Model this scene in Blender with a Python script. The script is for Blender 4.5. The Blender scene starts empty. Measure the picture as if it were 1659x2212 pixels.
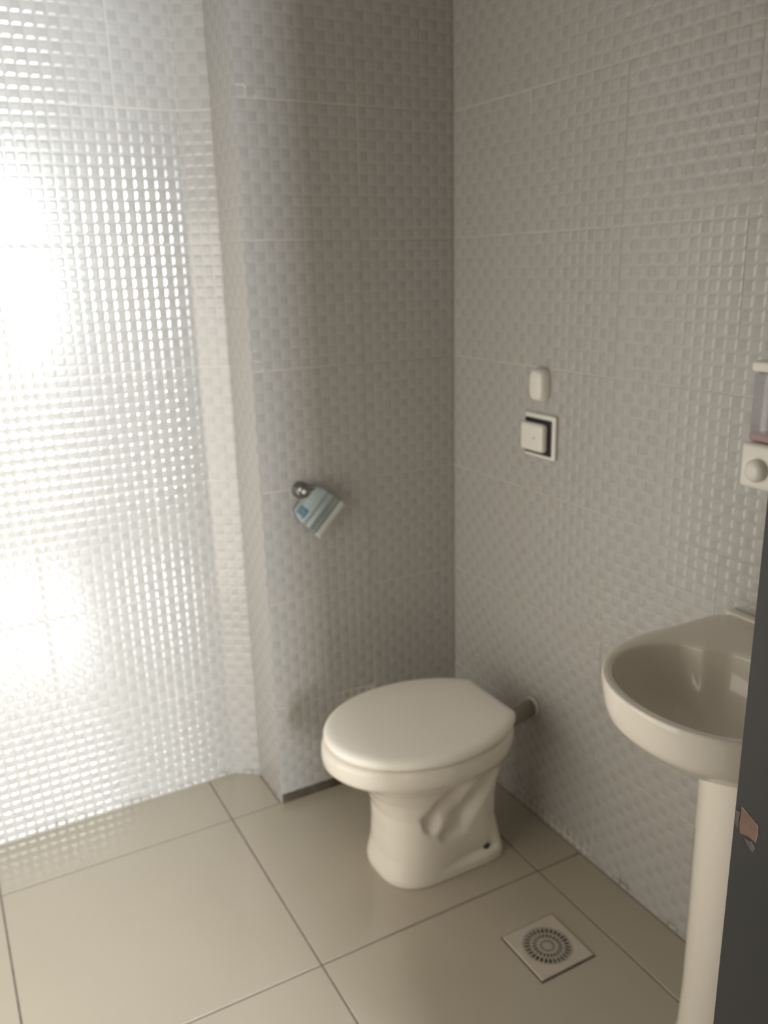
import bpy, bmesh, math, random
from mathutils import Matrix, Vector

random.seed(11)
PI = math.pi
scene = bpy.context.scene
COL = scene.collection

# ------------------------------------------------------------------ camera
# world: corner of back wall and right wall on the floor = origin, +Y into the back wall, +X into the right wall
R = ((0.8768459633374515, -0.48010778179791735, -0.025252216455201582),
     (-0.15481478812701252, -0.2322396365156544, -0.9602588883255729),
     (0.45516319925495385, 0.8459085465274365, -0.27796617232288334))
cd = bpy.data.cameras.new('camera')
cam = bpy.data.objects.new('camera', cd)
COL.objects.link(cam)
m = Matrix.Identity(4)
for i in range(3):
    m[i][0] = R[0][i]
    m[i][1] = -R[1][i]
    m[i][2] = -R[2][i]
m[0][3], m[1][3], m[2][3] = -1.319, -2.0176, 1.4788
cam.matrix_world = m
cd.sensor_fit = 'VERTICAL'
cd.sensor_height = 36.0
cd.sensor_width = 27.0
cd.lens = 1842.3 / 2212 * 36.0
cd.clip_start = 0.03
cd.dof.use_dof = True
cd.dof.focus_distance = 0.85
cd.dof.aperture_fstop = 5.6
scene.camera = cam

# ------------------------------------------------------------------ light and exposure
world = bpy.data.worlds.new('overcast_sky')
scene.world = world
world.use_nodes = True
bg = world.node_tree.nodes['Background']
bg.inputs['Color'].default_value = (0.92, 0.97, 1.0, 1)
bg.inputs['Strength'].default_value = 0.3
DOOR_L, DOOR_R, DOOR_H, FRONT_Y = -1.50, -0.68, 2.08, -2.2
# room behind the camera with a wide window straight behind the doorway; low opening to daylight in the left wall
BED_X0, BED_X1, BED_Y = -3.4, 1.4, -5.2
BAL = (-1.50, -0.30, 1.00, 2.10)    # x0, x1, z0, z1
WIN = (-1.20, 0.10, 0.06, 1.70)    # y0, y1, z0, z1
LEFT_X = -1.62


def daylight(name, loc, rot, sx, sy, radiance, color):
    ld = bpy.data.lights.new(name, 'AREA')
    ld.shape = 'RECTANGLE'
    ld.size, ld.size_y = sx, sy
    ld.energy = radiance * math.pi * sx * sy
    ld.color = color
    o = bpy.data.objects.new(name, ld)
    o.location = loc
    o.rotation_euler = rot
    COL.objects.link(o)


daylight('bedroom_window_daylight', ((BAL[0] + BAL[1]) / 2, BED_Y - 0.11, (BAL[2] + BAL[3]) / 2), (PI / 2, 0, 0), BAL[1] - BAL[0], BAL[3] - BAL[2], 104.0, (0.90, 0.96, 1.0))
daylight('left_opening_daylight', (LEFT_X - 0.11, (WIN[0] + WIN[1]) / 2, (WIN[2] + WIN[3]) / 2), (0, -PI / 2, 0), WIN[3] - WIN[2], WIN[1] - WIN[0], 2.15, (1.0, 0.91, 0.79))
scene.view_settings.view_transform = 'Standard'
scene.view_settings.look = 'None'
scene.view_settings.gamma = 1.0
scene.view_settings.use_curve_mapping = False
scene.view_settings.exposure = 0.0
scene.cycles.max_bounces = 16
scene.cycles.diffuse_bounces = 10
scene.cycles.glossy_bounces = 6
scene.cycles.sample_clamp_indirect = 0.0


# ------------------------------------------------------------------ materials
def new_mat(name, color, rough=0.4, metallic=0.0, spec=0.5):
    mt = bpy.data.materials.new(name)
    mt.use_nodes = True
    b = mt.node_tree.nodes['Principled BSDF']
    b.inputs['Base Color'].default_value = (*color, 1)
    b.inputs['Roughness'].default_value = rough
    b.inputs['Metallic'].default_value = metallic
    b.inputs['Specular IOR Level'].default_value = spec
    return mt


def noisy(mt, c1, c2, scale=8.0, detail=4.0, rough=None):
    """soft procedural mottling between two colours"""
    nt = mt.node_tree
    b = nt.nodes['Principled BSDF']
    tc = nt.nodes.new('ShaderNodeTexCoord')
    n = nt.nodes.new('ShaderNodeTexNoise')
    n.inputs['Scale'].default_value = scale
    n.inputs['Detail'].default_value = detail
    r = nt.nodes.new('ShaderNodeValToRGB')
    r.color_ramp.elements[0].position = 0.3
    r.color_ramp.elements[0].color = (*c1, 1)
    r.color_ramp.elements[1].position = 0.7
    r.color_ramp.elements[1].color = (*c2, 1)
    nt.links.new(tc.outputs['Object'], n.inputs['Vector'])
    nt.links.new(n.outputs['Fac'], r.inputs['Fac'])
    nt.links.new(r.outputs['Color'], b.inputs['Base Color'])
    if rough:
        mr = nt.nodes.new('ShaderNodeMapRange')
        mr.inputs['To Min'].default_value = rough[0]
        mr.inputs['To Max'].default_value = rough[1]
        nt.links.new(n.outputs['Fac'], mr.inputs['Value'])
        nt.links.new(mr.outputs['Result'], b.inputs['Roughness'])
    return mt


PITCH = 0.311
NCHIP = 12
CH = PITCH / NCHIP


def mosaic_material():
    mt = new_mat('mosaic_print_glaze', (0.5, 0.48, 0.46), 0.15, 0.0, 0.85)
    nt = mt.node_tree
    L = nt.links
    b = nt.nodes['Principled BSDF']

    def node(t, **kw):
        n = nt.nodes.new(t)
        for k, v in kw.items():
            setattr(n, k, v)
        return n
    tc = node('ShaderNodeTexCoord')
    sc = node('ShaderNodeVectorMath', operation='SCALE')
    sc.inputs['Scale'].default_value = 1 / CH
    L.new(tc.outputs['Object'], sc.inputs[0])
    mul = node('ShaderNodeVectorMath', operation='MULTIPLY')
    mul.inputs[1].default_value = (1, 1, 0)
    L.new(sc.outputs[0], mul.inputs[0])
    fl = node('ShaderNodeVectorMath', operation='FLOOR')
    L.new(mul.outputs[0], fl.inputs[0])
    wn = node('ShaderNodeTexWhiteNoise', noise_dimensions='3D')
    L.new(fl.outputs[0], wn.inputs['Vector'])
    sep = node('ShaderNodeSeparateXYZ')
    L.new(fl.outputs[0], sep.inputs[0])
    add = node('ShaderNodeMath', operation='ADD')
    L.new(sep.outputs[0], add.inputs[0])
    L.new(sep.outputs[1], add.inputs[1])
    mod = node('ShaderNodeMath', operation='FLOORED_MODULO')
    L.new(add.outputs[0], mod.inputs[0])
    mod.inputs[1].default_value = 2.0
    # tone = 0.25*noise + checker*0.75*(noise)
    t1 = node('ShaderNodeMath', operation='MULTIPLY_ADD')
    L.new(wn.outputs['Value'], t1.inputs[0])
    t1.inputs[1].default_value = 0.45
    t1.inputs[2].default_value = 0.55
    t2 = node('ShaderNodeMath', operation='MULTIPLY')
    L.new(t1.outputs[0], t2.inputs[0])
    L.new(mod.outputs[0], t2.inputs[1])
    t3 = node('ShaderNodeMath', operation='MULTIPLY_ADD')
    L.new(wn.outputs['Value'], t3.inputs[0])
    t3.inputs[1].default_value = 0.18
    L.new(t2.outputs[0], t3.inputs[2])
    ramp = node('ShaderNodeValToRGB')
    ramp.color_ramp.elements[0].color = (0.440, 0.424, 0.400, 1)
    ramp.color_ramp.elements[1].color = (0.388, 0.374, 0.353, 1)
    L.new(t3.outputs[0], ramp.inputs['Fac'])
    # groove tone between the printed chips
    fr = node('ShaderNodeVectorMath', operation='FRACTION')
    L.new(sc.outputs[0], fr.inputs[0])
    sub = node('ShaderNodeVectorMath', operation='SUBTRACT')
    L.new(fr.outputs[0], sub.inputs[0])
    sub.inputs[1].default_value = (0.5, 0.5, 0)
    ab = node('ShaderNodeVectorMath', operation='ABSOLUTE')
    L.new(sub.outputs[0], ab.inputs[0])
    s2 = node('ShaderNodeSeparateXYZ')
    L.new(ab.outputs[0], s2.inputs[0])
    mx = node('ShaderNodeMath', operation='MAXIMUM')
    L.new(s2.outputs[0], mx.inputs[0])
    L.new(s2.outputs[1], mx.inputs[1])
    mr = node('ShaderNodeMapRange')
    mr.inputs['From Min'].default_value = 0.36
    mr.inputs['From Max'].default_value = 0.44
    L.new(mx.outputs[0], mr.inputs['Value'])
    mix = node('ShaderNodeMix', data_type='RGBA')
    L.new(mr.outputs['Result'], mix.inputs['Factor'])
    L.new(ramp.outputs['Color'], mix.inputs['A'])
    mix.inputs['B'].default_value = (0.43, 0.414, 0.390, 1)
    # grime that has settled in the grooves just above the floor
    geo = node('ShaderNodeNewGeometry')
    s3 = node('ShaderNodeSeparateXYZ')
    L.new(geo.outputs['Position'], s3.inputs[0])
    nz = node('ShaderNodeTexNoise')
    nz.inputs['Scale'].default_value = 9.0
    L.new(geo.outputs['Position'], nz.inputs['Vector'])
    hh = node('ShaderNodeMath', operation='MULTIPLY_ADD')
    L.new(nz.outputs['Fac'], hh.inputs[0])
    hh.inputs[1].default_value = 0.16
    hh.inputs[2].default_value = -0.055
    df = node('ShaderNodeMath', operation='SUBTRACT')
    L.new(hh.outputs[0], df.inputs[0])
    L.new(s3.outputs[2], df.inputs[1])
    gm = node('ShaderNodeMapRange')
    gm.inputs['From Min'].default_value = 0.0
    gm.inputs['From Max'].default_value = 0.03
    gm.inputs['To Max'].default_value = 0.8
    L.new(df.outputs[0], gm.inputs['Value'])
    g2 = node('ShaderNodeMath', operation='MULTIPLY')
    L.new(gm.outputs['Result'], g2.inputs[0])
    L.new(mr.outputs['Result'], g2.inputs[1])
    mix2 = node('ShaderNodeMix', data_type='RGBA')
    L.new(g2.outputs[0], mix2.inputs['Factor'])
    L.new(mix.outputs['Result'], mix2.inputs['A'])
    mix2.inputs['B'].default_value = (0.16, 0.13, 0.10, 1)
    L.new(mix2.outputs['Result'], b.inputs['Base Color'])
    return mt


M = {}
M['mosaic'] = mosaic_material()
M['grout'] = noisy(new_mat('wall_grout', (0.56, 0.52, 0.46), 0.8), (0.50, 0.46, 0.41), (0.62, 0.58, 0.52), 20)
M['floor_grout'] = noisy(new_mat('floor_grout', (0.14, 0.12, 0.1), 0.9), (0.12, 0.10, 0.08), (0.20, 0.17, 0.14), 25)
M['floor_tile'] = noisy(new_mat('beige_porcelain', (0.45, 0.41, 0.35), 0.3, 0.0, 0.75), (0.40, 0.358, 0.285), (0.415, 0.372, 0.298), 3.0, 4.0, (0.13, 0.16))
M['ceramic'] = noisy(new_mat('white_ceramic', (0.78, 0.74, 0.67), 0.1), (0.75, 0.70, 0.615), (0.78, 0.73, 0.645), 4)
M['plastic'] = noisy(new_mat('white_plastic', (0.78, 0.75, 0.69), 0.25), (0.76, 0.73, 0.67), (0.80, 0.77, 0.71), 6)
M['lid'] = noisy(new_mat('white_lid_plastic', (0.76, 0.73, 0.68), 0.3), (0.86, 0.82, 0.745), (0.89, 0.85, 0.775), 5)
M['black'] = noisy(new_mat('black_plastic', (0.012, 0.014, 0.014), 0.4), (0.01, 0.011, 0.011), (0.016, 0.018, 0.017), 10)
M['bolt'] = noisy(new_mat('dark_bolt', (0.03, 0.04, 0.035), 0.4), (0.025, 0.035, 0.03), (0.045, 0.05, 0.045), 30)
M['pipe'] = noisy(new_mat('grey_pipe', (0.2, 0.18, 0.145), 0.4), (0.25, 0.225, 0.18), (0.32, 0.29, 0.235), 20)
M['chrome'] = noisy(new_mat('dull_chrome', (0.30, 0.29, 0.27), 0.25, 1.0), (0.24, 0.235, 0.22), (0.34, 0.33, 0.31), 15)
M['flap'] = noisy(new_mat('pale_steel', (0.30, 0.34, 0.33), 0.42, 0.3), (0.28, 0.325, 0.315), (0.33, 0.375, 0.36), 12)
M['flap_lip'] = noisy(new_mat('lit_lip', (0.5, 0.52, 0.48), 0.4), (0.47, 0.49, 0.45), (0.53, 0.55, 0.51), 12)  # paler than the flap: light caught by the rolled edge, put into the colour
M['sticker'] = noisy(new_mat('blue_sticker', (0.10, 0.19, 0.24), 0.5), (0.09, 0.17, 0.22), (0.12, 0.22, 0.27), 40)
M['door_paint'] = noisy(new_mat('black_door_paint', (0.03, 0.029, 0.027), 0.45), (0.012, 0.012, 0.0115), (0.018, 0.017, 0.0155), 5)
M['bare_wood'] = noisy(new_mat('bare_wood', (0.36, 0.20, 0.13), 0.8), (0.115, 0.066, 0.046), (0.155, 0.09, 0.062), 60)
M['splinter'] = noisy(new_mat('pale_splinter', (0.30, 0.25, 0.23), 0.9), (0.06, 0.045, 0.04), (0.11, 0.085, 0.078), 80)
M['plaster'] = noisy(new_mat('wall_plaster', (0.68, 0.64, 0.58), 0.9), (0.46, 0.43, 0.385), (0.50, 0.47, 0.42), 4)
M['ground'] = noisy(new_mat('pale_paving', (0.42, 0.38, 0.33), 0.9), (0.20, 0.18, 0.155), (0.24, 0.215, 0.185), 3)
M['drain_plate'] = noisy(new_mat('drain_plastic', (0.52, 0.46, 0.40), 0.4), (0.46, 0.41, 0.355), (0.51, 0.455, 0.395), 25)
M['grate'] = noisy(new_mat('grate_plastic', (0.42, 0.39, 0.33), 0.45), (0.33, 0.305, 0.255), (0.39, 0.355, 0.30), 40)
M['well_shade'] = noisy(new_mat('drain_depth_shade', (0.015, 0.015, 0.013), 0.7), (0.012, 0.012, 0.01), (0.02, 0.02, 0.017), 30)  # near-black colour for the shade seen through the grate slots
M['pink'] = noisy(new_mat('pink_soap', (0.33, 0.075, 0.075), 0.2), (0.30, 0.065, 0.065), (0.36, 0.085, 0.08), 20)
M['dark_gap'] = noisy(new_mat('dark_gap_fill', (0.14, 0.12, 0.095), 0.95), (0.065, 0.052, 0.038), (0.12, 0.097, 0.073), 30)  # dark brown tone of the wall-foot strip and the drain's shadow gap
cl = new_mat('clear_plastic', (0.93, 0.92, 0.95), 0.12)
cl.node_tree.nodes['Principled BSDF'].inputs['Transmission Weight'].default_value = 0.75
cl.node_tree.nodes['Principled BSDF'].inputs['IOR'].default_value = 1.2
M['clear'] = cl


# ------------------------------------------------------------------ mesh helpers
def link(o, parent=None):
    COL.objects.link(o)
    if parent is not None:
        o.parent = parent
    return o


def obj(name, bm, mat, parent=None, smooth=False):
    me = bpy.data.meshes.new(name)
    bmesh.ops.recalc_face_normals(bm, faces=bm.faces)
    bm.to_mesh(me)
    bm.free()
    me.materials.append(M[mat])
    if smooth:
        for p in me.polygons:
            p.use_smooth = True
    return link(bpy.data.objects.new(name, me), parent)


def smooth_by_angle(o, deg=35):
    me = o.data
    for p in me.polygons:
        p.use_smooth = True
    bm = bmesh.new()
    bm.from_mesh(me)
    lim = math.radians(deg)
    for e in bm.edges:
        if len(e.link_faces) == 2 and e.calc_face_angle(0) > lim:
            e.smooth = False
    bm.to_mesh(me)
    bm.free()
    return o


def thing(name, label, cat, loc=(0, 0, 0)):
    o = bpy.data.objects.new(name, None)
    o.location = loc
    o.empty_display_size = 0.05
    o['label'] = label
    o['category'] = cat
    return link(o)


def box_bm(x0, x1, y0, y1, z0, z1, bevel=0.0, seg=2, bm=None):
    b = bmesh.new()
    r = bmesh.ops.create_cube(b, size=1.0)
    for v in r['verts']:
        v.co = Vector(((x0 + x1) / 2 + v.co.x * (x1 - x0), (y0 + y1) / 2 + v.co.y * (y1 - y0), (z0 + z1) / 2 + v.co.z * (z1 - z0)))
    if bevel:
        bmesh.ops.bevel(b, geom=list(b.edges), offset=bevel, segments=seg, profile=0.5, affect='EDGES')
    if bm is not None:
        tmp = bpy.data.meshes.new('tmp')
        b.to_mesh(tmp)
        b.free()
        bm.from_mesh(tmp)
        bpy.data.meshes.remove(tmp)
        return bm
    return b


def loft(rings, cap0=True, cap1=True, bm=None):
    b = bm or bmesh.new()
    vs = [[b.verts.new(p) for p in r] for r in rings]
    n = len(rings[0])
    for a, c in zip(vs[:-1], vs[1:]):
        for i in range(n):
            j = (i + 1) % n
            b.faces.new((a[i], a[j], c[j], c[i]))
    if cap0:
        b.faces.new(list(reversed(vs[0])))
    if cap1:
        b.faces.new(vs[-1])
    return b


def lathe(profile, axis='z', origin=(0, 0, 0), n=32, cap0=True, cap1=True, bm=None):
    """profile: (radius, height) pairs, revolved about an axis through origin"""
    rings = []
    for r, h in profile:
        ring = []
        for k in range(n):
            a = 2 * PI * k / n
            c, s = r * math.cos(a), r * math.sin(a)
            p = {'z': (c, s, h), 'x': (h, c, s), 'y': (s, h, c)}[axis]
            ring.append((origin[0] + p[0], origin[1] + p[1], origin[2] + p[2]))
        rings.append(ring)
    return loft(rings, cap0, cap1, bm)


def tube(p0, p1, r0, r1=None, n=24):
    r1 = r0 if r1 is None else r1
    p0, p1 = Vector(p0), Vector(p1)
    d = (p1 - p0).normalized()
    u = d.orthogonal().normalized()
    w = d.cross(u)
    rings = [[p + (u * math.cos(2 * PI * k / n) + w * math.sin(2 * PI * k / n)) * r for k in range(n)] for p, r in ((p0, r0), (p1, r1))]
    return loft(rings)


def structure(o):
    o['kind'] = 'structure'
    return o


# ------------------------------------------------------------------ room shell
ROOM_H = 2.62
ALC_Y = 0.22          # recessed part of the back wall
P1, P2, P3 = (-0.662, 0.222), (-0.592, 0.172), (-0.592, 0.0)
Z_JOINT0 = -0.012     # lowest tile joint

BACK = 0.0015         # mortar face behind the tile face
floor = structure(obj('floor', box_bm(LEFT_X - 0.1, 0.12, FRONT_Y - 0.15, 0.4, -0.12, -0.0015), 'floor_grout'))
ceiling = structure(obj('ceiling', box_bm(LEFT_X - 0.1, 0.12, FRONT_Y - 0.15, 0.4, ROOM_H, ROOM_H + 0.1), 'plaster'))
wall_right = structure(obj('wall_right', box_bm(BACK, 0.12, FRONT_Y, 0.0, -0.002, ROOM_H), 'grout'))
wall_back = structure(obj('wall_back', box_bm(P3[0] + 0.006, 0.12, BACK, 0.4, -0.002, ROOM_H), 'grout'))
wall_alcove = structure(obj('wall_alcove', box_bm(LEFT_X, P1[0] + 0.05, ALC_Y + BACK, 0.4, -0.002, ROOM_H), 'grout'))
bm = box_bm(LEFT_X - 0.1, LEFT_X, FRONT_Y - 0.15, WIN[0], -0.002, ROOM_H)
box_bm(LEFT_X - 0.1, LEFT_X, WIN[1], 0.4, -0.002, ROOM_H, bm=bm)
box_bm(LEFT_X - 0.1, LEFT_X, WIN[0], WIN[1], -0.002, WIN[2], bm=bm)
box_bm(LEFT_X - 0.1, LEFT_X, WIN[0], WIN[1], WIN[3], ROOM_H, bm=bm)
wall_left = structure(obj('wall_left', bm, 'plaster'))
bm = box_bm(LEFT_X - 0.1, LEFT_X + 0.01, WIN[0], WIN[0] + 0.04, WIN[2], WIN[3], 0.003, 1)
box_bm(LEFT_X - 0.1, LEFT_X + 0.01, WIN[1] - 0.04, WIN[1], WIN[2], WIN[3], 0.003, 1, bm)
box_bm(LEFT_X - 0.1, LEFT_X + 0.01, WIN[0], WIN[1], WIN[2], WIN[2] + 0.04, 0.003, 1, bm)
box_bm(LEFT_X - 0.1, LEFT_X + 0.01, WIN[0], WIN[1], WIN[3] - 0.04, WIN[3], 0.003, 1, bm)
window_1 = structure(obj('window_1', bm, 'plastic'))
bm = box_bm(LEFT_X - 0.1, DOOR_L, FRONT_Y - 0.15, FRONT_Y, -0.002, ROOM_H)
box_bm(DOOR_R, 0.12, FRONT_Y - 0.15, FRONT_Y, -0.002, ROOM_H, bm=bm)
box_bm(DOOR_L, DOOR_R, FRONT_Y - 0.15, FRONT_Y, DOOR_H, ROOM_H, bm=bm)
wall_front = structure(obj('wall_front', bm, 'plaster'))
# the slanted and the returning piece of the boxed-in duct
dx, dy = P2[0] - P1[0], P2[1] - P1[1]
ln = math.hypot(dx, dy)
nx, ny = dy / ln, -dx / ln
back = lambda p, k: (p[0] - nx * k, p[1] - ny * k)
q = [back(P1, BACK), back(P2, BACK), back(P2, 0.03), back(P1, 0.03)]
wall_chamfer = structure(obj('wall_chamfer', loft([[(x, y, -0.002) for x, y in q], [(x, y, ROOM_H) for x, y in q]]), 'grout'))
wall_return = structure(obj('wall_return', box_bm(P3[0] + BACK, P3[0] + 0.006, P3[1] + 0.004, P2[1] + 0.005, -0.002, ROOM_H), 'grout'))
bm = box_bm(P3[0] + 0.004, -0.002, 0.0003, 0.004, -0.002, 0.030)
structure(obj('trim_1', bm, 'dark_gap'))  # dark brown strip in the gap below the back wall tiles

# ------------------------------------------------------------------ embossed mosaic wall tiles
GAP = 0.0013
FRACS = (0.0, 0.05, 0.25, 0.75, 0.95)
RELIEF = 0.0007
tile_cache = {}


def cuts(a, b):
    s = {a, b}
    for c in range(NCHIP):
        for f in FRACS:
            t = (c + f) * CH
            if a + 0.0006 < t < b - 0.0006:
                s.add(t)
    return sorted(s)


def hgt(t):
    f = (t / CH) % 1.0
    f = min(f, 1 - f)
    return min(1.0, max(0.0, (f - 0.05) / 0.20))


def tile_mesh(a, b, c, d):
    key = (round(a, 4), round(b, 4), round(c, 4), round(d, 4))
    if key in tile_cache:
        return tile_cache[key]
    us, vs = cuts(a, b), cuts(c, d)
    nu, nv = len(us), len(vs)
    verts = [(u, v, -RELIEF * (1 - min(hgt(u), hgt(v)))) for v in vs for u in us]
    faces = [(j * nu + i, j * nu + i + 1, (j + 1) * nu + i + 1, (j + 1) * nu + i) for j in range(nv - 1) for i in range(nu - 1)]
    loop = [i for i in range(nu)] + [j * nu + nu - 1 for j in range(1, nv)] + [(nv - 1) * nu + i for i in range(nu - 2, -1, -1)] + [j * nu for j in range(nv - 2, 0, -1)]
    base = len(verts)
    verts += [(verts[k][0], verts[k][1], -0.004) for k in loop]
    n = len(loop)
    for k in range(n):
        faces.append((loop[k], base + k, base + (k + 1) % n, loop[(k + 1) % n]))
    me = bpy.data.meshes.new('wall_tile')
    me.from_pydata(verts, [], faces)
    me.materials.append(M['mosaic'])
    tile_cache[key] = me
    return me


def lay_tiles(wall, origin, u_dir, u0, u1, joints, z0=0.0, z1=ROOM_H):
    """origin: floor point where u = 0; joints: the u of every vertical joint (lattice start of each tile)"""
    ux, uy = u_dir
    nrm = Vector((uy, -ux, 0))
    for j in joints:
        a, b = max(j, u0), min(j + PITCH, u1)
        if b - a < 0.006:
            continue
        for k in range(0, 9):
            zj = Z_JOINT0 + k * PITCH
            c, d = max(zj, z0), min(zj + PITCH, z1)
            if d - c < 0.006:
                continue
            ga = GAP if a == j else 0.0004
            gb = GAP if b == j + PITCH else 0.0004
            me = tile_mesh(a - j + ga, b - j - gb, c - zj + GAP, d - zj - GAP)
            o = bpy.data.objects.new('wall_tile', me)
            rx, ry = random.gauss(0, 0.0022), random.gauss(0, 0.0022)
            base = Matrix((( ux, 0, nrm.x, origin[0] + ux * j),
                           ( uy, 0, nrm.y, origin[1] + uy * j),
                           ( 0, 1, 0, zj),
                           ( 0, 0, 0, 1)))
            mid = Matrix.Translation(((a + b) / 2 - j, (c + d) / 2 - zj, 0))
            link(o, wall)
            o.matrix_world = base @ mid @ Matrix.Rotation(rx, 4, 'X') @ Matrix.Rotation(ry, 4, 'Y') @ mid.inverted()


lay_tiles(wall_right, (0, 0), (0, -1), 0.001, -FRONT_Y, [0.0095 + PITCH * k for k in range(-1, 8)])
lay_tiles(wall_back, (P3[0], 0), (1, 0), 0.0, -P3[0] - 0.001, [P3[0] - P3[0] + 0.0015 + PITCH * k for k in range(-1, 3)], z0=0.030)
lay_tiles(wall_alcove, (0, ALC_Y), (1, 0), LEFT_X, P1[0], [-0.81 + PITCH * k for k in range(-6, 1)])
lay_tiles(wall_chamfer, P1, (dx / ln, dy / ln), 0.001, ln - 0.001, [-0.12])
lay_tiles(wall_return, P2, (0, -1), 0.001, P2[1] - P3[1], [-0.03])

# ------------------------------------------------------------------ floor tiles
FT = 0.6
for i in range(-3, 1):
    for j in range(-3, 2):
        x0, y0 = -0.737 + FT * (i + 1), 0.008 + FT * (j - 1)
        a, b = max(x0, LEFT_X) + 0.002, min(x0 + FT, 0.0) - 0.002
        c, d = max(y0, FRONT_Y) + 0.002, min(y0 + FT, 0.235) - 0.002
        if b - a < 0.01 or d - c < 0.01:
            continue
        if c > 0 and a > -0.592:
            continue
        if c > 0 and b > -0.6:
            b = -0.594
        o = obj('floor_tile', box_bm(a, b, c, d, -0.009, random.uniform(-0.0004, 0.0003), 0.0012, 1), 'floor_tile', floor)

# ------------------------------------------------------------------ doorway, open door leaf, outside ground
bm = box_bm(DOOR_L - 0.06, DOOR_L + 0.02, FRONT_Y - 0.16, FRONT_Y + 0.012, -0.001, DOOR_H + 0.06, 0.003, 1)
box_bm(DOOR_R - 0.02, DOOR_R + 0.06, FRONT_Y - 0.16, FRONT_Y + 0.012, -0.001, DOOR_H + 0.06, 0.003, 1, bm)
box_bm(DOOR_L - 0.06, DOOR_R + 0.06, FRONT_Y - 0.16, FRONT_Y + 0.012, DOOR_H - 0.02, DOOR_H + 0.06, 0.003, 1, bm)
structure(obj('trim_2', bm, 'door_paint'))
# the room behind the camera
FY = FRONT_Y - 0.15
structure(obj('floor_bedroom', box_bm(BED_X0, BED_X1, BED_Y - 0.1, FY, -0.12, -0.001), 'floor_tile'))
structure(obj('ceiling_bedroom', box_bm(BED_X0, BED_X1, BED_Y - 0.1, FY, ROOM_H, ROOM_H + 0.1), 'plaster'))
bm = box_bm(BED_X0 - 0.1, BED_X0, BED_Y - 0.1, FY, -0.002, ROOM_H)
box_bm(BED_X1, BED_X1 + 0.1, BED_Y - 0.1, FY, -0.002, ROOM_H, bm=bm)
box_bm(BED_X0 - 0.1, LEFT_X - 0.1, FY, FY + 0.1, -0.002, ROOM_H, bm=bm)
box_bm(0.12, BED_X1 + 0.1, FY, FY + 0.1, -0.002, ROOM_H, bm=bm)
box_bm(BED_X0 - 0.1, BAL[0], BED_Y - 0.1, BED_Y, -0.002, ROOM_H, bm=bm)
box_bm(BAL[1], BED_X1 + 0.1, BED_Y - 0.1, BED_Y, -0.002, ROOM_H, bm=bm)
box_bm(BAL[0], BAL[1], BED_Y - 0.1, BED_Y, BAL[3], ROOM_H, bm=bm)
box_bm(BAL[0], BAL[1], BED_Y - 0.1, BED_Y, -0.002, BAL[2], bm=bm)
structure(obj('wall_bedroom', bm, 'plaster'))

# leaf: local x from the hinge to the free edge, local y = thickness away from the doorway side
HINGE, FREE = Vector((-0.69, -2.17)), Vector((-0.740, -1.586))
dv = FREE - HINGE
LEAF = dv.length
ang = math.atan2(dv.y, dv.x)
door = structure(obj('door_1', box_bm(0, LEAF, -0.035, 0, 0.012, DOOR_H - 0.03, 0.0015, 1), 'door_paint'))
door.location = (HINGE.x, HINGE.y, 0)
door.rotation_euler = (0, 0, ang)


def patch(name, pts, thick, mat):
    """irregular chip on the leaf face; pts are (distance from the free edge, height)"""
    rings = [[(LEAF - d, t, z) for d, z in pts] for t in (-0.0015, thick)]
    return obj(name, loft(rings), mat, door)


patch('bare_wood_chip', [(0.007, 1.012), (0.015, 1.007), (0.0235, 1.002), (0.024, 0.992), (0.023, 0.985), (0.016, 0.987), (0.008, 0.985), (0.0065, 0.993)], 0.0007, 'bare_wood')
patch('splintered_edge', [(0.002, 1.006), (0.006, 1.006), (0.0055, 0.988), (0.002, 0.992)], 0.0005, 'splinter')
patch('splintered_edge', [(0.012, 0.983), (0.019, 0.983), (0.023, 0.978), (0.021, 0.973), (0.015, 0.979)], 0.0006, 'splinter')
bm = bmesh.new()
for zh in (0.25, 1.05, 1.85):
    lathe([(0.007, zh - 0.04), (0.007, zh + 0.04)], 'z', (-0.004, 0.006, 0), 12, bm=bm)
obj('hinge', bm, 'chrome', door, True)

# ------------------------------------------------------------------ toilet
YC = -0.385
toilet = thing('toilet', 'white ceramic toilet with closed lid standing against the right wall', 'toilet', (-0.33, YC, 0))
toilet_inv = Matrix.Translation((0.33, -YC, 0))


def part(o, root):
    """keep the world placement of a part built in world coordinates"""
    o.parent = root
    o.matrix_parent_inverse = root.matrix_basis.inverted()
    return o


def egg(xf, xb, w, nf, nb, z, n=160, xc=None, trunc=None, yoff=0.0):
    """ring of a toilet outline, front towards -x"""
    xc = -0.36 if xc is None else xc
    ring = []
    for k in range(n):
        a = 2 * PI * k / n
        c, s = math.cos(a), math.sin(a)
        e = nb if c > 0 else nf
        ax = (xb - xc) if c > 0 else (xc - xf)
        x = xc + math.copysign(abs(c) ** (2 / e), c) * ax
        y = math.copysign(abs(s) ** (2 / e), s) * w
        if trunc is not None and x > trunc:
            x = trunc
        ring.append([x, YC + y + yoff, z])
    return ring


def sm(a, b, x):
    t = max(0.0, min(1.0, (x - a) / (b - a)))
    return t * t * (3 - 2 * t)


def interp(x, pts):
    if x <= pts[0][0]:
        return pts[0][1]
    for (x0, y0), (x1, y1) in zip(pts[:-1], pts[1:]):
        if x <= x1:
            t = (x - x0) / (x1 - x0)
            t = t * t * (3 - 2 * t)
            return y0 + (y1 - y0) * t
    return pts[-1][1]


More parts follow.
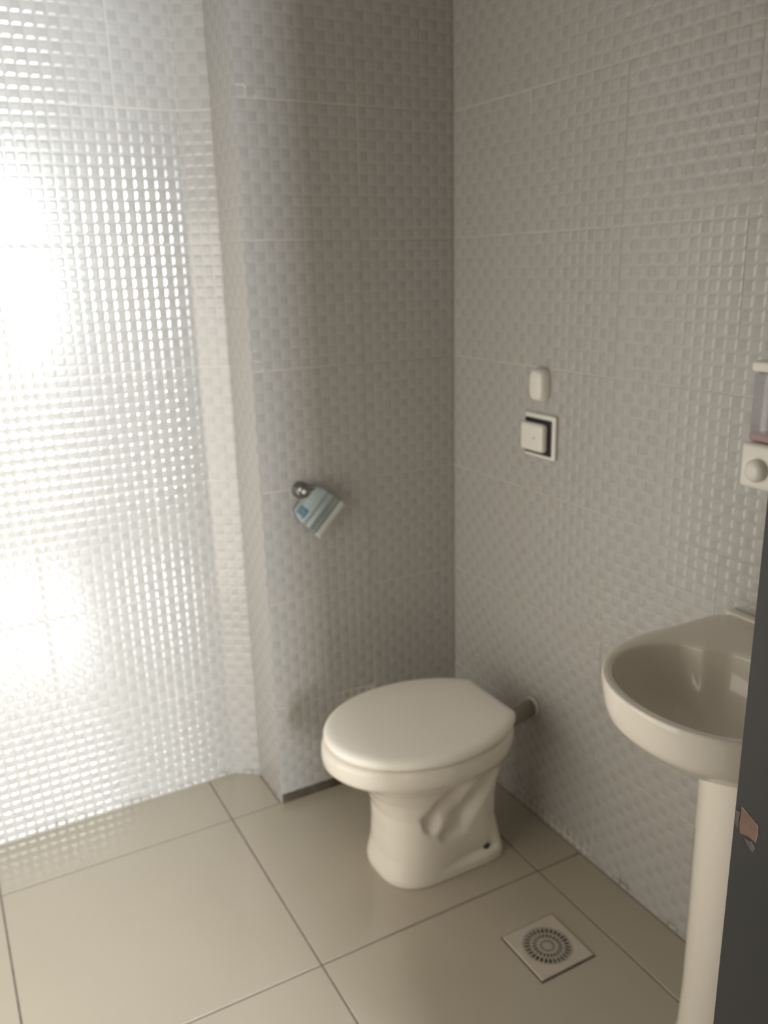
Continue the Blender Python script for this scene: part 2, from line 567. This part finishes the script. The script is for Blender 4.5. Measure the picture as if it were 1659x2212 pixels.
def recess(x, z):
    """moulded hollows in the side of the pedestal: two slanted ridges and a triangular panel"""
    s = 0.754 * x - 0.657 * z
    d = interp(s, [(-0.452, 0), (-0.410, 0.021), (-0.377, 0.002), (-0.371, 0.002), (-0.333, 0.030), (-0.293, 0.005)])
    xb = interp(z, [(0.03, -0.345), (0.10, -0.352), (0.165, -0.41), (0.22, -0.44)])
    if s > -0.293:
        near = max(0.0, min(x - xb, z - 0.028))
        d = 0.005 + 0.019 * math.exp(-near / 0.022) * sm(-0.293, -0.270, s)
    d *= sm(xb - 0.008, xb + 0.008, x)
    d *= sm(0.024, 0.038, z)
    d *= 1 - sm(0.235, 0.285, z)
    d *= 1 - sm(-0.215, -0.178, x)
    return d


KEY = {  # z: x front, x back, half width, front exponent, back exponent
    0.000: (-0.492, -0.160, 0.121, 2.7, 7), 0.015: (-0.492, -0.160, 0.121, 2.7, 7), 0.06: (-0.481, -0.172, 0.118, 2.6, 7),
    0.12: (-0.478, -0.182, 0.116, 2.5, 6), 0.18: (-0.481, -0.182, 0.116, 2.4, 6), 0.225: (-0.495, -0.172, 0.120, 2.3, 5),
    0.26: (-0.515, -0.158, 0.130, 2.2, 4), 0.288: (-0.545, -0.148, 0.146, 2.1, 3.2), 0.306: (-0.578, -0.140, 0.168, 2.05, 2.7),
    0.317: (-0.600, -0.130, 0.184, 2.0, 2.5), 0.328: (-0.610, -0.122, 0.190, 2.0, 2.4), 0.345: (-0.612, -0.118, 0.192, 2.0, 2.4),
    0.364: (-0.610, -0.118, 0.191, 2.0, 2.4), 0.372: (-0.604, -0.122, 0.186, 2.0, 2.4), 0.374: (-0.594, -0.130, 0.178, 2.0, 2.4)}
zs = sorted(KEY)
levels = []
for z0_, z1_ in zip(zs[:-1], zs[1:]):
    n_ = max(1, int((z1_ - z0_) / 0.005))
    levels += [z0_ + (z1_ - z0_) * i / n_ for i in range(n_)]
levels.append(zs[-1])
rings = []
for z in levels:
    for z0_, z1_ in zip(zs[:-1], zs[1:]):
        if z0_ <= z <= z1_:
            t = (z - z0_) / (z1_ - z0_)
            v = [a + (b_ - a) * t for a, b_ in zip(KEY[z0_], KEY[z1_])]
            break
    ring = egg(*v, z, n=240)
    for p in ring:
        side = p[1] - YC
        k = sm(0.55 * v[2], 0.9 * v[2], abs(side))
        p[1] -= math.copysign(recess(p[0], z) * k, side)
    rings.append(ring)
bm = loft(rings)
part(obj('bowl', bm, 'ceramic', None, True), toilet)

# seat ring (thin dark gap under the lid) and lid
rings = [egg(-0.590, -0.145, 0.180, 2, 2.1, 0.3740, trunc=-0.155), egg(-0.594, -0.141, 0.183, 2, 2.1, 0.3765, trunc=-0.15),
         egg(-0.594, -0.141, 0.183, 2, 2.1, 0.3790, trunc=-0.15)]
part(obj('seat', loft(rings), 'plastic', None, True), toilet)
lid_keys = [(0.3800, -0.004), (0.3795, 0.0), (0.383, 0.0025), (0.390, 0.003), (0.3965, 0.0), (0.4010, -0.008), (0.4030, -0.020), (0.4045, -0.06), (0.4055, -0.12)]
rings = []
for z, g in lid_keys:
    rings.append(egg(-0.600 - g, -0.10 + g, 0.193 + g, 2, 2, z, trunc=-0.137 + min(g, 0.0), xc=-0.36))
part(smooth_by_angle(obj('lid', loft(rings), 'lid', None), 50), toilet)
for s in (-1, 1):
    y = YC + s * 0.078
    part(obj('hinge', box_bm(-0.155, -0.134, y - 0.016, y + 0.016, 0.374, 0.392, 0.004, 3), 'plastic', None, True), toilet)
for s in (-1, 1):
    # bolt caps sit in the foot panel of both sides
    y0_ = YC + s * 0.1015
    bm = lathe([(0.0095, 0), (0.0095, 0.003), (0.006, 0.0055), (0.002, 0.0062)], 'y', (-0.222, 0, 0.038), 20)
    for v in bm.verts:
        v.co.y = y0_ + s * v.co.y
    part(obj('bolt_cap', bm, 'bolt', None, True), toilet)
pipe = part(obj('flush_pipe', tube((-0.0005, YC, 0.326), (-0.155, YC, 0.284), 0.0215), 'pipe', None, True), toilet)
bm = lathe([(0.021, -0.0005), (0.030, -0.0015), (0.029, -0.004), (0.0225, -0.007), (0.021, -0.007)], 'x', (0, YC, 0.325), 32, False, False)
obj('wall_collar', bm, 'drain_plate', pipe, True)

# ------------------------------------------------------------------ pedestal sink
SY, SX, SZ = -1.180, -0.215, 0.82
sink = thing('pedestal_sink', 'white ceramic pedestal sink on the right wall beside the black door', 'sink', (SX, SY, 0))


def sink_outline(n=160):
    pts = []
    for k in range(n):
        a = 2 * PI * k / n
        c, s = math.cos(a), math.sin(a)
        if c <= 0:
            x = SX - 0.223 * abs(c) ** (2 / 2.15)
            w = 0.204
            y = SY + math.copysign(w * abs(s) ** (2 / 2.15), s)
        else:
            x = SX + 0.213 * abs(c) ** (2 / 9)
            y = SY + math.copysign(0.204 * abs(s) ** (2 / 9), s)
            # narrow shoulder where the bowl runs into the deck
            y = SY + (y - SY) * (1.0 - 0.025 * sm(SX + 0.02, SX + 0.10, x) )
        pts.append((x, y))
    return pts


def sink_inner(n=160):
    pts = []
    xc = SX - 0.062
    for k in range(n):
        a = 2 * PI * k / n
        c, s = math.cos(a), math.sin(a)
        ax = 0.142 if c <= 0 else 0.135
        x = xc + math.copysign(abs(c) ** (2 / 2.1), c) * ax
        y = SY + math.copysign(abs(s) ** (2 / 2.1), s) * 0.168
        # the back of the bowl has a small cusp on either side of the tap deck
        if c > 0:
            d = abs(abs(y - SY) - 0.105)
            x -= 0.020 * max(0.0, 1 - d / 0.035) * c
        pts.append((x, y))
    return pts


OUT, INN = sink_outline(), sink_inner()


def mixr(P, Q, t, z, cx=None, cy=None, s=1.0):
    r = []
    for p, q in zip(P, Q):
        x, y = p[0] + (q[0] - p[0]) * t, p[1] + (q[1] - p[1]) * t
        if cx is not None:
            x, y = cx + (x - cx) * s, cy + (y - cy) * s
        r.append((min(x, -0.0008), y, z))
    return r


bx, by = SX - 0.06, SY
rings = []
for s, z in ((0.06, 0.706), (0.3, 0.709), (0.55, 0.718), (0.75, 0.735), (0.88, 0.760), (0.95, 0.786), (0.98, 0.804), (0.992, 0.811), (1.0, 0.8155)):
    rings.append(mixr(INN, INN, 0, z, bx, by, s))
for t, z in ((0.06, 0.8180), (0.16, 0.8195), (0.5, 0.8205), (0.86, 0.8205), (0.95, 0.8195), (0.99, 0.8165)):
    rings.append(mixr(INN, OUT, t, z))
rings.append(mixr(OUT, OUT, 0, 0.811))
for s, z in ((0.995, 0.795), (0.985, 0.776), (0.972, 0.760), (0.955, 0.751), (0.93, 0.745), (0.87, 0.728), (0.78, 0.712), (0.66, 0.694), (0.52, 0.677), (0.40, 0.665)):
    rings.append(mixr(OUT, OUT, 0, z, SX + 0.06, SY, s))
basin = part(obj('basin', loft(rings), 'ceramic', None, True), sink)
bm = box_bm(-0.024, -0.001, SY - 0.192, SY + 0.192, 0.815, 0.8245, 0.003, 3)
part(obj('back_ledge', bm, 'ceramic', None, True), sink)
bm = lathe([(0.024, 0.706), (0.024, 0.7105), (0.017, 0.712), (0.012, 0.709), (0.003, 0.7085)], 'z', (bx, by, 0), 28)
obj('drain_ring', bm, 'chrome', basin, True)
prof = [(0.092, 0.0), (0.092, 0.02), (0.086, 0.04), (0.083, 0.15), (0.083, 0.35), (0.085, 0.55), (0.088, 0.66), (0.092, 0.70)]
part(obj('column', lathe(prof, 'z', (-0.157, SY, 0), 48), 'ceramic', None, True), sink)

# ------------------------------------------------------------------ floor drain
DX, DY, DH = -0.277, -0.801, 0.0715
drain = thing('floor_drain', 'square white floor drain with round slotted grate between toilet and sink', 'drain', (DX, DY, 0))
part(obj('gap_shade', box_bm(DX - DH - 0.004, DX + DH + 0.003, DY - DH - 0.004, DY + DH + 0.003, -0.003, 0.0009), 'dark_gap'), drain)  # dark sheet whose colour stands in for the shadow gap round the frame
RG = 0.055
bm = bmesh.new()
n = 64
inner0, outer0 = [], []
for k in range(n):
    a = 2 * PI * k / n
    c, s = math.cos(a), math.sin(a)
    f = DH / max(abs(c), abs(s))
    inner0.append((DX + RG * c, DY + RG * s))
    outer0.append((DX + f * c, DY + f * s))
top, lo = 0.0042, 0.0008
ro = [[(x, y, lo) for x, y in outer0], [(x, y, top - 0.0012) for x, y in outer0],
      [(DX + (x - DX) * 0.985, DY + (y - DY) * 0.985, top) for x, y in outer0],
      [(x, y, top) for x, y in inner0], [(x, y, lo) for x, y in inner0]]
loft(ro, False, False, bm)
part(obj('frame', bm, 'drain_plate'), drain)
part(obj('shade_disc', lathe([(RG - 0.0005, 0.0010), (RG - 0.0005, 0.0016)], 'z', (DX, DY, 0), 48), 'well_shade'), drain)  # flat dark disc, painted shade in place of real depth under the grate
# grate: polar sheet with slots left open, given thickness
bm = bmesh.new()
SEG = 128
radii = [0.0, 0.006, 0.0115, 0.017, 0.0240, 0.0330, 0.0385, 0.0505, RG - 0.001]
slots = {2: 16, 4: 22, 6: 29}     # ring index -> number of slots
rows = []
for r in radii[1:]:
    rows.append([bm.verts.new((DX + r * math.cos(2 * PI * k / (SEG * 4)), DY + r * math.sin(2 * PI * k / (SEG * 4)), 0.0038)) for k in range(SEG * 4)])
cen = bm.verts.new((DX, DY, 0.0042))
N4 = SEG * 4
for k in range(N4):
    bm.faces.new((cen, rows[0][k], rows[0][(k + 1) % N4]))
for i in range(len(rows) - 1):
    cnt = slots.get(i + 1)
    for k in range(N4):
        if cnt:
            ph = (k + 0.5) / N4 * cnt % 1.0
            if ph < 0.58:
                continue
        bm.faces.new((rows[i][k], rows[i][(k + 1) % N4], rows[i + 1][(k + 1) % N4], rows[i + 1][k]))
g = part(obj('grate', bm, 'grate'), drain)
so = g.modifiers.new('thickness', 'SOLIDIFY')
so.thickness = 0.0016
so.offset = -1

# ------------------------------------------------------------------ flush button on the right wall
fb = thing('flush_button', 'white square flush button with black surround on the right wall above the toilet', 'button', (0, -0.395, 1.069))
part(obj('cover_plate', box_bm(-0.009, 0.0005, -0.452, -0.335, 1.014, 1.122, 0.004, 3), 'plastic', None, True), fb)
part(obj('black_surround', box_bm(-0.0125, -0.008, -0.4405, -0.341, 1.0225, 1.1105, 0.002, 2), 'black'), fb)
bm = box_bm(-0.031, -0.010, -0.431, -0.345, 1.0325, 1.1015, 0.008, 4)
button = part(obj('push_button', bm, 'plastic', None, True), fb)
bm = lathe([(0.0035, -0.0318), (0.0035, -0.0308)], 'x', (0, -0.40, 1.066), 16)
obj('centre_mark', bm, 'drain_plate', button)

# ------------------------------------------------------------------ small plastic cover above it
rings = []
for t in range(9):
    f = t / 8
    dep = -0.027 * math.sin(f * PI / 2)
    sh = math.cos(f * PI / 2) ** 0.45
    ring = []
    for k in range(40):
        a = 2 * PI * k / 40
        c, s = math.cos(a), math.sin(a)
        yy = -0.392 + math.copysign(abs(c) ** 0.55, c) * 0.028 * (0.25 + 0.75 * sh)
        zz = 1.193 + math.copysign(abs(s) ** 0.55, s) * 0.040 * (0.45 + 0.55 * sh)
        ring.append((dep, yy, zz))
    rings.append(ring)
cover = obj('wall_cover', loft(rings), 'plastic', None, True)
cover['label'] = 'small rounded white plastic cover on the tiles above the flush button'
cover['category'] = 'wall cover'

# ------------------------------------------------------------------ soap dispenser
sd = thing('soap_dispenser', 'white soap dispenser with clear tank and pink liquid above the sink', 'dispenser', (-0.03, -1.06, 1.09))
y0_, y1_ = -1.112, -1.022
base = part(obj('base', box_bm(-0.066, 0, y0_, y1_, 1.085, 1.165, 0.008, 3), 'plastic', None, True), sd)
tank = part(obj('tank', box_bm(-0.056, -0.001, y0_ + 0.004, y1_ - 0.004, 1.166, 1.286, 0.006, 3), 'clear', None, True), sd)
obj('pink_liquid', box_bm(-0.0535, -0.0035, y0_ + 0.0065, y1_ - 0.0065, 1.1675, 1.181, 0.003, 2), 'pink', tank, True)
part(obj('cap', box_bm(-0.060, 0, y0_, y1_, 1.287, 1.306, 0.006, 3), 'plastic', None, True), sd)
bm = lathe([(0.020, -0.064), (0.020, -0.074), (0.016, -0.080), (0.006, -0.0825)], 'x', (0, -1.060, 1.120), 32)
obj('push_button', bm, 'plastic', base, True)

# ------------------------------------------------------------------ toilet roll holder on the back wall
hx, hz = -0.484, 0.918
th = thing('toilet_roll_holder', 'chrome toilet roll holder with a pale ribbed flap hanging askew on the back wall', 'roll holder', (hx, 0, hz))
bm = lathe([(0.0225, 0.0003), (0.0225, -0.008), (0.0195, -0.012), (0.0185, -0.026), (0.016, -0.0300), (0.008, -0.0295)], 'y', (hx, 0, hz), 32)
part(obj('wall_boss', bm, 'chrome', None, True), th)
bm = lathe([(0.006, -0.028), (0.006, -0.0315), (0.004, -0.033)], 'y', (hx, 0, hz), 20)
part(obj('pin', bm, 'plastic', None, True), th)
# flap: e1 runs along the bright lip (up to the right), e2 from the lip to the hinge side
Bv, Dv = Vector((-0.3723, 0, 0.8694)), Vector((-0.4485, 0, 0.7903))
e1 = (Bv - Dv).normalized()
e2 = Vector((-e1.z, 0, e1.x))
Llip = (Bv - Dv).length
Wf = 0.102


def flap_pt(s, t, dz=0.0):
    """s along the lip 0..1, t from lip 0..1 to the hinge side; domed sheet with soft ribs"""
    inset = 0.004 * t * t
    base = Dv + e1 * (s * Llip + (1 - 2 * s) * 0.0) + e2 * (t * Wf)
    base = base + e1 * ((0.5 - s) * 2 * (-0.004) * (1 - t) + (0.5 - s) * 2 * inset)
    out = 0.022 + 0.022 * math.sin(PI * min(1.0, 0.15 + t * 0.85)) + 0.0012 * math.cos(t * 2 * PI * 4.5) * sm(0.14, 0.22, t)
    if t < 0.14:
        out += 0.006 * (1 - t / 0.14)
    return Vector((base.x, -(out + dz), base.z))


bm = bmesh.new()
NS, NT = 16, 48
grid = []
for j in range(NT + 1):
    row = []
    for i in range(NS + 1):
        s, t = i / NS, j / NT
        # rounded far corners, left corner cut back where the sticker sits
        s2 = s
        if t > 0.72:
            k = (t - 0.72) / 0.28
            s2 = 0.5 + (s - 0.5) * (1 - 0.26 * k * k)
        row.append(bm.verts.new(flap_pt(s2, t)))
    grid.append(row)
for j in range(NT):
    for i in range(NS):
        bm.faces.new((grid[j][i], grid[j][i + 1], grid[j + 1][i + 1], grid[j + 1][i]))
flap = part(obj('flap', bm, 'flap', None, True), th)
so = flap.modifiers.new('thickness', 'SOLIDIFY')
so.thickness = 0.0012
lip = bmesh.new()
rr = []
for i in range(NS + 1):
    s = i / NS
    ring = []
    for k in range(10):
        a = 2 * PI * k / 10
        c = flap_pt(s, 0.07)
        ring.append(c + e2 * (0.0105 * math.cos(a)) + Vector((0, -0.0035 * math.sin(a) - 0.001, 0)))
    rr.append(ring)
obj('lip', loft(rr, bm=lip), 'flap_lip', flap, True)
# blue sticker wrapped on the left corner of the flap
bm = bmesh.new()
g2 = [[bm.verts.new(flap_pt(0.10 + 0.22 * i / 4, 0.72 + 0.22 * j / 4, 0.0016)) for i in range(5)] for j in range(5)]
for j in range(4):
    for i in range(4):
        bm.faces.new((g2[j][i], g2[j][i + 1], g2[j + 1][i + 1], g2[j + 1][i]))
st = obj('blue_sticker', bm, 'sticker', flap, True)
so = st.modifiers.new('thickness', 'SOLIDIFY')
so.thickness = 0.0006
bm = tube(Vector((hx, -0.026, hz)), flap_pt(0.86, 0.90, -0.003), 0.003)
part(obj('arm', bm, 'chrome', None, True), th)
